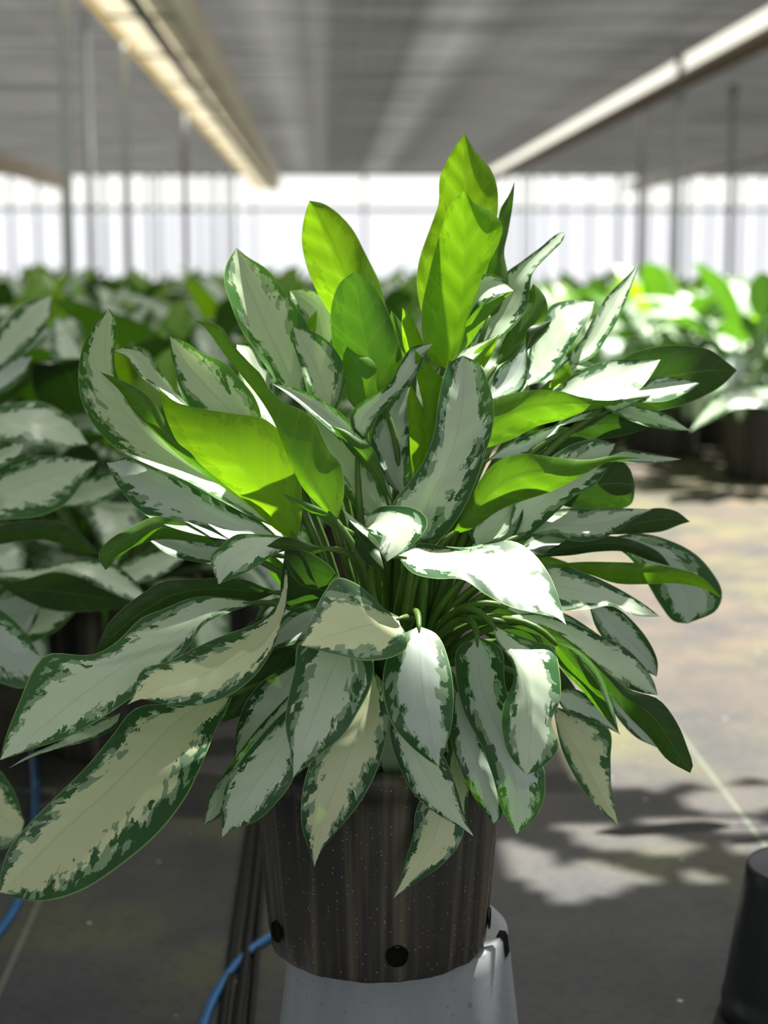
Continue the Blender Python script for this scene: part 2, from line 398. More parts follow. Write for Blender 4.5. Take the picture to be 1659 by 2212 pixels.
lf('', T, (775, 965), (936, 742), [(890,750),(862,790),(842,828),(802,855),(772,876),(756,900)][::-1], [(917,767),(906,800),(882,832),(852,862),(822,892),(798,930)][::-1], (-2,-1,0), 2, -.8)
lf('', T, (872, 1075), (885, 835), [(842,868),(812,908),(800,960),(825,1030)][::-1], [(892,880),(893,950),(890,1020)][::-1], (0,2,4), 1, -.5, mat=G)
lf('', U, (940, 965), (896, 755), [(898,800),(908,850),(922,905)][::-1], [(925,787),(957,822),(949,862),(946,908)][::-1], (-2,-1,-1), mat=Y)
lf('', U, (902, 1060), (887, 830), [(879,870),(884,930),(888,1000)][::-1], [(907,868),(927,920),(937,950),(924,1000)][::-1], (-1,0,0), mat=Y)
lf('', U, (895, 790), (870, 665), [(868,700),(873,752)][::-1], [(890,688),(906,720),(915,750)][::-1], (3,3,3), mat=Y)
lf('', U, (880, 790), (845, 670), [(842,700),(858,750)][::-1], [(868,700),(882,740)][::-1], (5,5,5))
lf('', T, (905, 1165), (1000, 768), [(970,785),(955,825),(945,880),(938,932),(920,985),(885,1040),(850,1085),(850,1115)][::-1], [(1035,785),(1056,830),(1067,880),(1063,932),(1050,975),(1032,1030),(1007,1090),(975,1140),(945,1168)][::-1], (-5,-4,-1), 2, -1.2, M=[(925,1085),(968,1000),(990,920),(1002,835)])
# right-hand leaves, upper
lf('', T, (985, 805), (1221, 502), [(1010,740),(1050,665),(1084,598),(1130,562),(1169,533),(1205,504)], [(1030,777),(1075,735),(1111,704),(1138,664),(1145,617),(1152,588),(1195,542),(1216,520)], (6,8,11), 5, -.5)
lf('', T, (960, 745), (1109, 628), [(990,720),(1008,660),(1016,607),(1050,592),(1088,602)], [(1000,705),(1030,672),(1070,645)], (4,3.5,3.5), 4, -.5, stalk=False)
lf('', U, (922, 787), (1109, 628), [(960,742),(1003,700),(1030,668),(1062,640)], [(960,783),(1010,748),(1050,690),(1082,655)], (3,2,2.5), -1.5, .3, stalk=False, mat=HY)
lf('', T, (935, 818), (1076, 722), [(950,785),(988,758),(1032,742)], [(965,820),(1003,798),(1045,755)], (3,3,4), 8, stalk=False)
lf('', U, (1045, 795), (1078, 724), [(1021,768),(1050,740)], [(1058,775),(1070,745)], (2,2.5,3), stalk=False, mat=Y)
lf('', U, (1068, 795), (1152, 612), [(1085,740),(1110,690),(1135,645)], [(1105,772),(1136,738),(1163,704),(1181,686),(1181,650),(1170,630)], (4,6,8), -2, .5)
lf('', U, (1135, 760), (1192, 692), [(1140,712),(1165,698)], [(1150,748),(1180,716)], (3,4,5), -1, stalk=False, mat=D)
lf('', T, (1135, 835), (1283, 652), [(1145,750),(1172,692),(1190,660),(1235,648)], [(1180,818),(1225,762),(1258,712),(1277,680)], (4,8,12), 5)
lf('', T, (1230, 790), (1379, 570), [(1236,760),(1263,724),(1281,690),(1307,646),(1350,600)], [(1250,785),(1283,769),(1314,726),(1339,682),(1365,617)], (8,12,16), 4)
lf('', T, (1050, 860), (1138, 733), [(1072,800),(1104,772)], [(1085,860),(1128,842),(1140,800)], (2,4,6), 3, mat=G)
lf('', U, (1183, 840), (1227, 780), [(1195,815),(1210,795)], [(1215,830),(1238,812)], (4,4,5), mat=Y, stalk=False)
lf('', T, (1190, 825), (1285, 786), [(1220,780),(1252,770)], [(1235,800),(1262,797)], (6,8,9), 8)
lf('', T, (1165, 870), (1426, 777), [(1198,842),(1240,808),(1300,782),(1360,775)], [(1220,856),(1280,864),(1340,862),(1380,842),(1407,810)], (2,4,7), 4, -.6, M=[(1240,842),(1300,822),(1370,798)])
lf('', U, (1290, 865), (1592, 800), [(1350,772),(1400,752),(1470,745),(1530,755),(1570,782)], [(1370,892),(1440,884),(1500,866),(1560,832)], (6,9,12), -2, .6, mat=D)
lf('', T, (1335, 868), (1511, 828), [(1370,838),(1420,815),(1470,817)], [(1390,869),(1440,866),(1485,847)], (4,7,9), 9)
lf('', T, (1290, 872), (1491, 930), [(1330,868),(1380,878),(1440,895)], [(1335,897),(1395,920),(1450,929)], (2,5,8), 9, stalk=False)
lf('', U, (1220, 935), (1420, 915), [(1270,892),(1330,890),(1380,900)], [(1290,948),(1350,940),(1390,928)], (2,4,6), -2, mat=D)
lf('', U, (1015, 975), (1348, 868), [(1045,880),(1075,860),(1110,849),(1165,842),(1215,846),(1255,858),(1300,864)], [(1050,968),(1110,947),(1160,921),(1220,905),(1260,890),(1300,880)], (-3,-1,3), -1.5, .5, mat=HY)
lf('', T, (1200, 922), (1388, 861), [(1240,900),(1290,882),(1340,867)], [(1255,908),(1315,895),(1360,877)], (1,3,4), 7, stalk=False)
# right-hand leaves, middle
lf('', U, (975, 1155), (1385, 990), [(1010,1095),(1035,1040),(1060,1008),(1090,988),(1130,980),(1200,988),(1270,993),(1330,984)], [(1020,1142),(1080,1102),(1130,1082),(1190,1062),(1250,1032),(1300,1004),(1350,993)], (-5,-4,2), -1.2, .6, mat=HY)
lf('', T, (1300, 992), (1472, 992), [(1345,972),(1400,978)], [(1345,998),(1410,1000)], (1,4,7), 9, stalk=False)
lf('', T, (1095, 1180), (1329, 958), [(1110,1085),(1160,1015),(1225,965),(1280,949)], [(1140,1160),(1200,1108),(1240,1072),(1285,1048),(1315,1005)], (-2,0,3), 3, -.5, M=[(1150,1105),(1215,1045),(1280,998)])
lf('', T, (1030, 1185), (1128, 1075), [(1012,1140),(1060,1095)], [(1095,1175),(1128,1125)], (-2,-1,0), 3, stalk=False)
lf('', T, (1050, 995), (1213, 914), [(1100,958),(1150,935)], [(1110,990),(1160,982),(1192,952)], (0,1,3), 2, mat=G)
lf('', U, (1150, 990), (1325, 965), [(1205,926),(1262,932)], [(1220,1000),(1280,990)], (2,4,5), -2, mat=D)
lf('', U, (1190, 1085), (1372, 1050), [(1240,1010),(1330,988),(1360,1012)], [(1250,1100),(1325,1102),(1364,1088)], (2,5,8), -1.5, mat=D)
lf('', T, (1130, 1155), (1410, 1100), [(1200,1102),(1280,1099),(1350,1098)], [(1180,1158),(1260,1170),(1320,1155),(1375,1118)], (-2,1,5), 5, -.6)
lf('', U, (1310, 1155), (1491, 1127), [(1352,1122),(1410,1098),(1458,1103)], [(1370,1153),(1430,1148),(1470,1133)], (2,5,8), -2, .4, stalk=False, mat=D)
lf('', T, (1110, 1190), (1270, 1168), [(1160,1153),(1215,1153)], [(1165,1198),(1225,1190)], (-2,0,2), 5)
lf('', U, (1165, 1203), (1448, 1223), [(1220,1170),(1280,1158),(1340,1160),(1390,1175),(1427,1196)], [(1230,1200),(1290,1192),(1350,1192),(1400,1210)], (-2,1,4), -2, .4, stalk=False, mat=D)
lf('', T, (1300, 1165), (1485, 1347), [(1380,1152),(1440,1165),(1500,1195),(1540,1238),(1560,1280),(1548,1318)], [(1360,1205),(1395,1255),(1425,1305),(1455,1342)], (3,8,11), 2, .6, M=[(1390,1190),(1450,1235),(1488,1295)], mat=G)
lf('', U, (1175, 1222), (1561, 1293), [(1250,1214),(1320,1214),(1390,1217),(1450,1225),(1515,1246)], [(1270,1240),(1330,1260),(1400,1262),(1460,1260),(1520,1272)], (-3,0,3), -2, .4, mat=HY)
lf('', T, (1140, 1265), (1426, 1332), [(1200,1220),(1270,1240),(1330,1268),(1390,1304)], [(1200,1315),(1270,1316),(1320,1309),(1372,1330)], (-4,-3,-2), 4, -.6, M=[(1220,1268),(1295,1288),(1370,1317)])
lf('', T, (858, 1202), (1223, 1349), [(900,1174),(960,1180),(1012,1182),(1062,1170),(1112,1170),(1152,1195),(1187,1242),(1208,1295)], [(890,1237),(940,1250),(1000,1252),(1050,1285),(1100,1310),(1160,1325),(1205,1336)], (-9,-12,-16), 7, .5, M=[(935,1212),(1010,1217),(1080,1238),(1155,1288)], mat=W)
lf('', T, (1090, 1310), (1300, 1375), [(1150,1308),(1220,1325)], [(1140,1350),(1220,1372)], (-5,-4,-2), 4)
# centre
lf('', T, (785, 1140), (836, 1213), [(795,1115),(815,1097),(850,1092),(890,1096),(915,1110),(924,1128),(915,1152),(880,1187)], [(795,1152),(812,1168),(827,1200)], (-7,-12,-15), 3.5, -.6, M=[(815,1128),(850,1140),(858,1165)])
lf('', T, (737, 1096), (836, 1213), [(775,1128),(805,1157),(822,1182)], [(752,1122),(782,1152),(814,1184)], (-6,-10,-14.8), 0, 0, stalk=False)
lf('', U, (752, 1110), (830, 1230), [(790,1140),(815,1180)], [(755,1160),(790,1215)], (-5,-8,-11), 0, stalk=False, mat=D)
lf('', U, (742, 1142), (614, 1067), [(650,1081),(700,1102)][::-1], [(628,1084),(680,1112),(722,1138)][::-1], (-7,-8,-9), -1, .3)
lf('', T, (705, 1185), (472, 1262), [(655,1172),(600,1157),(555,1154),(510,1155),(478,1178),(455,1203),(460,1230)], [(660,1195),(620,1190),(590,1200),(545,1230),(502,1250)], (-8,-11,-14), 5, .4, M=[(650,1182),(600,1170),(540,1187),(490,1217)])
lf('', U, (705, 1187), (575, 1180), [(660,1172),(612,1160)], [(665,1200),(620,1192)], (-8.5,-11,-11.5), -1, .2, stalk=False, mat=D)
lf('', U, (480, 1178), (228, 1232), [(430,1150),(390,1128),(340,1115),(290,1135),(232,1170),(212,1200)], [(400,1168),(340,1166),(290,1181),(250,1210)], (-3,-4,-6), -1.5, .5)
lf('', T, (605, 1165), (230, 1000), [(290,987),(350,1013),(430,1050),(500,1085),(565,1128)][::-1], [(255,1050),(300,1102),(360,1135),(430,1155),(500,1166),(565,1170)][::-1], (-3,-1,2), 4, -.6, M=[(500,1130),(400,1080),(310,1030)], mat=G)
lf('', T, (600, 1200), (320, 1165), [(520,1180),(420,1165),(360,1150)], [(520,1215),(430,1215),(360,1195)], (0,2,4), 4, mat=G)
lf('', U, (640, 1290), (550, 1195), [(570,1215),(590,1250)][::-1], [(580,1195),(630,1240)][::-1], (-1,0,1))
# lower left
lf('', U, (600, 1280), (205, 1412), [(520,1250),(430,1250),(352,1256),(310,1280),(270,1310),(232,1350)], [(540,1300),(450,1295),(380,1320),(310,1360),(260,1392)], (-4,-5,-7), -2, .5, mat=D)
lf('', T, (560, 1302), (0, 1642), [(500,1292),(420,1290),(352,1316),(305,1335),(250,1388),(200,1414),(102,1413),(75,1440),(40,1520),(12,1592)], [(490,1325),(440,1350),(405,1400),(360,1445),(300,1495),(230,1545),(150,1590),(60,1622)], (-8,-14,-20), 5, .5, M=[(470,1308),(380,1370),(280,1430),(180,1500),(80,1580)])
lf('', T, (260, 1540), (18, 1660), [(200,1560),(120,1605),(60,1632)], [(250,1570),(190,1600),(110,1622),(60,1640)], (-12,-15,-18.5), 3, .3, stalk=False)
lf('', T, (618, 1215), (275, 1522), [(600,1300),(560,1342),(482,1372),(420,1400),(360,1430),(312,1443),(297,1462),(290,1496)], [(622,1260),(617,1315),(604,1362),(580,1420),(540,1470),(480,1510),(420,1525),(350,1520),(308,1510)], (-10,-16,-22), 5, .7, M=[(612,1310),(580,1375),(510,1425),(430,1460),(345,1487)], mat=W)
lf('', U, (745, 1285), (617, 1188), [(720,1230),(690,1205),(655,1188)], [(700,1300),(650,1305),(614,1312),(606,1260)], (-8,-10,-11), -1, .3, M=[(700,1275),(650,1262),(622,1225)], mat=D)
lf('', T, (500, 1500), (0, 1928), [(440,1510),(360,1520),(292,1530),(240,1592),(190,1652),(120,1722),(60,1782),(20,1832),(3,1880)], [(490,1530),(470,1568),(440,1642),(402,1722),(340,1802),(260,1870),(180,1922),(100,1946),(40,1942)], (-9,-17,-22), 2.5, -.8, M=[(450,1515),(385,1555),(310,1630),(225,1715),(130,1800),(50,1882)], mat=W)
lf('', T, (740, 1320), (565, 1405), [(680,1305),(620,1325)], [(695,1368),(640,1390)], (-8,-7,-7), 4, mat=G)
lf('', U, (560, 1330), (420, 1600), [(500,1380),(440,1470)], [(560,1420),(500,1530)], (-2,-3,-4), -1, mat=D)
lf('', U, (640, 1400), (480, 1560), [(600,1400),(520,1470)], [(640,1460),(560,1530)], (-6,-7,-8), -1, mat=D)
# front, hanging over the pot
lf('', T, (868, 1335), (650, 1394), [(862,1342),(878,1372),(878,1400),(850,1419),(790,1427),(720,1413)], [(835,1318),(800,1285),(765,1258),(727,1248),(700,1280),(675,1330),(660,1368)], (-14,-20,-25), 5.5, -.3, M=[(840,1342),(790,1352),(720,1372)], mat=W)
lf('', T, (745, 1385), (633, 1681), [(690,1380),(645,1390),(637,1440),(620,1520),(617,1572),(628,1625)], [(790,1400),(808,1440),(800,1485),(772,1540),(740,1590),(690,1630),(652,1665)], (-18,-22,-23), 2, .8, M=[(725,1430),(692,1510),(665,1580),(642,1640)])
lf('', T, (800, 1440), (679, 1873), [(740,1500),(690,1600),(657,1690),(650,1760),(656,1802),(670,1842)], [(835,1490),(836,1580),(812,1670),(772,1742),(722,1802),(692,1842)], (-13,-17,-17), 1.5, .8, M=[(785,1540),(745,1650),(702,1760)], mat=W)
lf('', T, (660, 1500), (479, 1810), [(600,1550),(522,1640),(486,1700),(479,1760)], [(660,1570),(650,1625),(630,1690),(590,1742),(550,1776),(502,1792)], (-12,-15,-16), 2, .6, M=[(615,1600),(555,1690),(500,1772)])
lf('', T, (655, 1470), (440, 1782), [(555,1575),(492,1660),(452,1720),(443,1760)], [(575,1620),(510,1700),(480,1760)], (-10,-12,-13), 2)
lf('', T, (905, 1352), (948, 1657), [(855,1382),(830,1440),(828,1500),(845,1560),(880,1605),(922,1640)], [(945,1372),(970,1430),(980,1500),(975,1570),(960,1622)], (-16,-22,-23), 1.5, .9, M=[(907,1420),(915,1500),(932,1590)], mat=G)
lf('', T, (870, 1520), (1022, 1806), [(842,1570),(864,1660),(900,1722),(950,1762),(992,1786)], [(920,1570),(962,1640),(987,1702),(1004,1765)], (-14,-17,-18), 1.5, .6, M=[(900,1630),(942,1710),(992,1776)])
lf('', T, (975, 1690), (850, 1940), [(920,1710),(898,1752),(893,1800),(876,1860),(862,1912)], [(1000,1740),(1003,1790),(987,1832),(950,1872),(900,1906)], (-13,-14.5,-16), 1, .5, M=[(950,1770),(928,1830),(888,1890)], mat=W)
lf('', T, (985, 1600), (1000, 1790), [(962,1650),(980,1730)], [(1010,1650),(1012,1720)], (-12,-13,-13), 1, mat=W)
lf('', T, (985, 1480), (1066, 1780), [(978,1540),(974,1600),(994,1662),(1030,1732)], [(1035,1560),(1076,1660),(1087,1722),(1083,1765)], (-12,-15,-16), 1.5, .5, mat=G)
lf('', T, (1030, 1375), (1116, 1802), [(988,1400),(984,1452),(1000,1532),(1040,1612),(1066,1682),(1082,1742)], [(1082,1400),(1092,1482),(1132,1600),(1172,1650),(1178,1702),(1166,1752),(1142,1782)], (-13,-17,-18), 1.5, .7, M=[(1040,1480),(1085,1600),(1115,1710)], mat=G)
lf('', T, (1062, 1348), (1138, 1674), [(1076,1390),(1106,1432),(1109,1472),(1088,1522),(1083,1562),(1095,1622),(1120,1657)], [(1092,1362),(1152,1384),(1195,1400),(1209,1452),(1210,1512),(1190,1562),(1206,1600),(1202,1626),(1168,1660)], (-15,-20,-22), 3, .9, M=[(1108,1410),(1140,1480),(1148,1555),(1143,1622)])
# lower right
lf('', T, (1195, 1525), (1336, 1784), [(1200,1560),(1215,1622),(1250,1692),(1292,1746)], [(1240,1540),(1316,1576),(1319,1642),(1321,1702),(1331,1752)], (-6,-5,-4), 2, .5, M=[(1228,1590),(1270,1662),(1312,1742)], mat=W)
lf('', T, (1195, 1495), (1341, 1587), [(1240,1488),(1292,1520)], [(1225,1540),(1290,1562)], (-6,-6,-6), 2, mat=G)
lf('', U, (1075, 1340), (1491, 1670), [(1150,1345),(1202,1364),(1262,1410),(1312,1450),(1362,1490),(1422,1510),(1462,1560),(1487,1620),(1497,1655)], [(1120,1358),(1180,1378),(1240,1402),(1280,1442),(1312,1492),(1352,1542),(1402,1592),(1442,1642)], (-9,-9,-8), -1.5, .6, mat=D)
lf('', T, (1090, 1332), (1421, 1502), [(1160,1325),(1222,1340),(1290,1370),(1350,1398),(1392,1440),(1412,1472)], [(1180,1360),(1240,1400),(1280,1440),(1330,1475),(1380,1495)], (-6,-4,-2), 4, .5)
lf('', T, (1270, 1300), (1419, 1462), [(1330,1312),(1382,1358),(1411,1402),(1421,1432)], [(1290,1360),(1335,1410),(1390,1447)], (0,2,4), 3, mat=G)
lf('', U, (1195, 1385), (1337, 1582), [(1240,1405),(1282,1450),(1312,1510)], [(1210,1440),(1258,1492),(1300,1542)], (-10,-10,-9), -1.5, .4)
lf('', T, (1200, 1385), (1337, 1582), [(1252,1405),(1296,1452),(1322,1520)], [(1240,1412),(1284,1462),(1312,1525)], (-10.3,-10.3,-9.2), 2, stalk=False)
lf('', T, (1290, 1460), (1419, 1615), [(1350,1500),(1390,1560)], [(1320,1530),(1370,1590)], (0,2,3), 3, mat=G)
lf('', U, (1170, 1390), (1260, 1560), [(1200,1430),(1250,1500)], [(1190,1470),(1225,1530)], (-3,-3,-3), -1, mat=D)
# dark filler leaves added to deepen the shade inside the crown
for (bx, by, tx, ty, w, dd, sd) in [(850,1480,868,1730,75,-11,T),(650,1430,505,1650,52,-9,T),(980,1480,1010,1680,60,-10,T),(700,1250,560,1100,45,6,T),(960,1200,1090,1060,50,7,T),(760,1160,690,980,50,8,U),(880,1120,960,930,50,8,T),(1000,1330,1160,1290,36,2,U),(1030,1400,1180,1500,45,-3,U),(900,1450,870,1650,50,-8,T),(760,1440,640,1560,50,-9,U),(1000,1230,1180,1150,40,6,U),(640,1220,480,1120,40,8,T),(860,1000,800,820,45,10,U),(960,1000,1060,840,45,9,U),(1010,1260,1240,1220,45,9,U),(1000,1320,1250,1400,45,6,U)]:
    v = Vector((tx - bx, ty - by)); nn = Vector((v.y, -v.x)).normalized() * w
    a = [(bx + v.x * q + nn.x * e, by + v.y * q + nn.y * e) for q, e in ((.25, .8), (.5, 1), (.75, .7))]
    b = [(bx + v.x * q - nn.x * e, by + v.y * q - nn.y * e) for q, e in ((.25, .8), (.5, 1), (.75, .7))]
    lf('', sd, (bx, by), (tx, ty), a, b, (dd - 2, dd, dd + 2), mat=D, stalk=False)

# ------------------------------------------------------------------ neighbour plant on the left (only its leaves reach into view)
n1pos = Vector((-0.56, 2.02, 0.0))
main_plant = plant
def neighbour_leaf(side, base, tip, A, B, d, tilt=3, curl=-.5, mat=None, M=None):
    o, (b0, b1) = blade('leaf', side, base, tip, A, B, M, d, tilt, curl, n=24, m=6, mat=mat, parent=plant2, y0=2.02, org=n1base)
    pb = P(b0.x, b0.y, d[0], 2.02)
    C = n1base + Vector((random.uniform(-.03, .03), random.uniform(-.03, .03), 0.22))
    path = []
    c2 = C + Vector((0, 0, (pb - C).length * .45)); c1 = pb + (pb - P(b1.x, b1.y, d[0], 2.02)).normalized() * 0.05
    for i in range(13):
        t = i / 12
        path.append(pb * (1 - t) ** 3 + c1 * 3 * t * (1 - t) ** 2 + c2 * 3 * t * t * (1 - t) + C * t ** 3 - n1base)
    v, f = tube_vf(path, lambda t: 0.0024 + 0.003 * t, 7)
    mobj('petiole', v, f, M_STEM, o)
n1base = Vector((-0.60, 2.02, PC.z))
plant2 = empty('chinese_evergreen', n1base)
tag(plant2, 'neighbouring Chinese evergreen reaching in from the left edge beside the main plant', 'potted plant')
p2 = make_pot('pot', POT_R, POT_H, plant2)
lathe('soil', [(0.0, POT_H * 0.86), (POT_R * 1.09, POT_H * 0.845), (0.0, POT_H * 0.80)], M_SOIL, plant2, 48)
nl = neighbour_leaf
nl(T, (-130, 1110), (210, 997), [(-60,1040),(0,1010),(60,986),(130,984),(180,993)], [(-60,1125),(0,1122),(80,1116),(140,1090),(182,1038)], (-2,2,5), 4, -.5, M=[(0,1066),(80,1040),(150,1015)])
nl(U, (-120, 1190), (214, 1200), [(0,1135),(60,1124),(130,1130),(182,1160)], [(0,1176),(80,1165),(150,1180),(192,1196)], (-6,-4,-3), -1.5, .4, mat=M_DIMMED)
nl(T, (100, 1092), (275, 1025), [(150,1055),(210,1025)], [(170,1095),(230,1082),(262,1060)], (6,8,9), 4)
nl(T, (-140, 1330), (88, 1420), [(-50,1308),(0,1316),(50,1360)], [(-50,1465),(0,1475),(50,1487),(80,1460)], (-10,-12,-14), 2, .5, mat=G)
nl(T, (-120, 1620), (52, 1775), [(-40,1640),(0,1665),(35,1720)], [(-60,1780),(0,1835),(40,1812)], (-12,-14,-15), 2, .5, mat=W)
nl(T, (-100, 1255), (318, 1296), [(0,1234),(100,1224),(200,1206),(250,1220),(295,1258)], [(0,1250),(60,1254),(120,1240),(200,1262),(285,1297)], (2,5,8), 8)
nl(U, (0, 1265), (312, 1300), [(60,1250),(120,1235),(200,1256),(280,1290)], [(60,1300),(120,1320),(200,1320),(280,1310)], (1,4,7), -1, mat=M_DIMMED)
nl(T, (60, 1370), (202, 1262), [(85,1310),(140,1280)], [(110,1370),(165,1320)], (4,6,7), 3)
nl(T, (-60, 1340), (150, 1300), [(0,1270),(80,1270)], [(0,1390),(90,1380)], (6,8,10), 3, mat=G)
nl(T, (-80, 930), (190, 960), [(0,880),(90,868),(160,910)], [(0,950),(80,960),(150,965)], (10,14,16), 7)
nl(T, (-60, 1010), (52, 960), [(-10,970),(30,955)], [(0,1005),(40,985)], (0,2,3), 4)
nl(T, (-90, 830), (112, 638), [(-30,745),(10,700),(55,655)], [(0,800),(60,752),(105,695)], (40,46,52), 2, -.4)
nl(T, (-60, 850), (70, 770), [(-10,795),(40,772)], [(0,850),(50,815)], (30,34,36), 4, -.4, mat=G)
nl(T, (200, 1260), (420, 1180), [(270,1215),(350,1180)], [(300,1260),(380,1225)], (10,14,18), 4)

n3base = Vector((1.33, 2.95, PC.z))
plant3 = empty('chinese_evergreen', n3base)
tag(plant3, 'Chinese evergreen outside the right edge whose white sunlit leaf reaches in over the black pots', 'potted plant')
make_pot('pot', POT_R, POT_H, plant3)
lathe('soil', [(0.0, POT_H * 0.86), (POT_R * 1.09, POT_H * 0.845), (0.0, POT_H * 0.80)], M_SOIL, plant3, 48)
def edge_leaf(side, base, tip, A, B, d, tilt, curl, M=None, mat=None):
    o, (b0, b1) = blade('leaf', side, base, tip, A, B, M, d, tilt, curl, n=24, m=6, mat=mat, parent=plant3, y0=2.95, org=n3base)
    pb = P(b0.x, b0.y, d[0], 2.95); C = n3base + Vector((0, 0, 0.2)); path = []
    c2 = C + Vector((0, 0, .22)); c1 = pb + (pb - P(b1.x, b1.y, d[0], 2.95)).normalized() * 0.06
    for i in range(13):
        t = i / 12
        path.append(pb * (1 - t) ** 3 + c1 * 3 * t * (1 - t) ** 2 + c2 * 3 * t * t * (1 - t) + C * t ** 3 - n3base)
    v, f = tube_vf(path, lambda t: 0.003 + 0.003 * t, 7); mobj('petiole', v, f, M_STEM, o)
edge_leaf(T, (1790, 880), (1490, 932), [(1740,845),(1659,836),(1610,839),(1560,849),(1522,882)], [(1720,893),(1659,882),(1590,882),(1542,906)], (0, -1, -4), 14, .6, M=[(1720,868),(1640,858),(1570,866),(1525,898)])
edge_leaf(T, (1850, 860), (2020, 760), [(1900,800),(1960,770)], [(1920,850),(1980,815)], (2, 6, 9), 5, -.5)
edge_leaf(T, (1840, 900), (1760, 1010), [(1800,930),(1770,970)], [(1850,940),(1820,990)], (-6, -10, -12), 5, .4)
# ------------------------------------------------------------------ upturned pots that serve as stands
def worn(name, a, b, rough, spk):
    k = NT(name)
    tc = k.n('TexCoord').outputs['Object']
    st = k.n('TexNoise', {'Vector': k.n('VectorMath', {0: tc, 1: (30, 30, 7)}, operation='MULTIPLY').outputs[0], 'Scale': 1.0, 'Detail': 6.0}).outputs[0]
    fi = k.n('TexNoise', {'Vector': tc, 'Scale': 140.0, 'Detail': 3.0}).outputs[0]
    c = k.mix(st, a, b)
    c = k.mix(k.math('MULTIPLY', k.math('GREATER_THAN', fi, 0.66), spk), c, (0.05, 0.05, 0.05))
    return k.done(k.n('BsdfPrincipled', {'Base Color': c, 'Roughness': rough, 'Specular IOR Level': 0.4}).outputs[0])
M_GREYPOT = worn('weathered_grey_plastic', (0.20, 0.22, 0.24), (0.36, 0.385, 0.41), 0.55, 0.35)
M_DARKPOT = worn('scuffed_black_plastic', (0.010, 0.012, 0.014), (0.034, 0.037, 0.041), 0.34, 0.0)
def stand(loc, r_top, r_bot, h, mat, label, slots=8, rot=0.0, lip=0.007):
    o = empty('upturned_pot', loc, rot); tag(o, label, 'plant stand')
    prof = [(0.0, h - 0.002), (r_top * 0.9, h - 0.002), (r_top * 0.97, h), (r_top, h - 0.004)]
    for i in range(1, 11): prof.append((r_top + (r_bot - r_top) * i / 10, (h - 0.004) * (1 - i / 10) + 0.03 * (i / 10)))
    prof += [(r_bot + lip * .9, 0.028), (r_bot + lip, 0.0), (r_bot - 0.003, 0.0), (r_top - .006, h - 0.012), (0.0, h - 0.012)]
    b = lathe('body', prof, mat, o, 96)
    for k in range(slots):                            # drain notches on the shoulder
        th = 2 * PI * k / slots
        v, f = [], []
        for q in range(7):
            a = th + (q - 3) * 0.028
            for (r, z) in ((r_top * 0.93, h + 0.0006), (r_top * 0.985, h + 0.0006), (r_top + 0.0012, h - 0.004), (r_top + (r_bot - r_top) * 0.1 + 0.001, h - 0.022)):
                v.append((r * math.cos(a), r * math.sin(a), z))
        for q in range(6):
            for w in range(3): f.append((q * 4 + w, q * 4 + w + 1, (q + 1) * 4 + w + 1, (q + 1) * 4 + w))
        mobj('drain_notch', v, f, M_HOLE, b)
    return o
hs = PC.z
c0 = P(862, 2026, 4)
stand((c0.x, c0.y, 0.0), 0.118, 0.142, hs, M_GREYPOT, 'weathered grey upturned pot holding up the large potted plant', 3, math.radians(-18))
sp = P(1752, 1868, 30); 
stand((sp.x, sp.y, 0.0), 0.080, 0.104, sp.z, M_DARKPOT, 'scuffed black upturned pot standing empty at the bottom right edge', 0, 0, 0.002)
stand((n3base.x, n3base.y, 0.0), 0.118, 0.142, n3base.z, M_GREYPOT, 'grey upturned pot under the plant outside the right edge', 3)
stand((n1base.x, n1base.y, 0.0), 0.118, 0.142, n1base.z, M_GREYPOT, 'grey upturned pot under the plant at the left edge', 8)

# ------------------------------------------------------------------ hoses and drip lines on the ground
M_BLUE = plain('blue_hose', (0.018, 0.14, 0.36), 0.4, 0.5, 0.15, 30)
M_PIPE = plain('black_pipe', (0.010, 0.010, 0.011), 0.55, 0.2, 0.3, 30)
def hose(name, pts, r, mat, label, cat, group=None, n=90):
    path = catmull([Vector(p) for p in pts], n)
    v, f = tube_vf(path, r, 12)
    o = mobj(name, v, f, mat); tag(o, label, cat, group); return o
R1 = 0.0064
hose('garden_hose', [on_floor(x, y, R1) for x, y in ((80,1290),(150,1330),(150,1400),(90,1500),(72,1600),(76,1700),(74,1790),(60,1880),(18,1985),(-70,2070),(-240,2130))], R1, M_BLUE, 'blue hose curving over the ground beneath the left leaves', 'hose')
hose('garden_hose', [on_floor(x, y, R1) for x, y in ((880,1930),(760,1960),(640,1995),(570,2032),(515,2078),(470,2142),(440,2212),(420,2300))], R1, M_BLUE, 'blue hose looping out from behind the grey stand at bottom left', 'hose')
for k, (xx, rr, lb) in enumerate(((-0.130, 0.006, 'black drip pipe along the ground, left one of the three'), (-0.115, 0.007, 'black drip pipe along the ground, middle one of the three'), (-0.100, 0.005, 'black drip pipe along the ground, right one of the three'))):
    hose('drip_pipe', [(xx + 0.003 * math.sin(y * 2.3 + k * 2), y, rr) for y in (1.0, 1.5, 2.0, 2.4, 2.8, 3.3, 4.0, 5.0)], rr, M_PIPE, lb, 'pipe', 'drip pipes beside the stand')

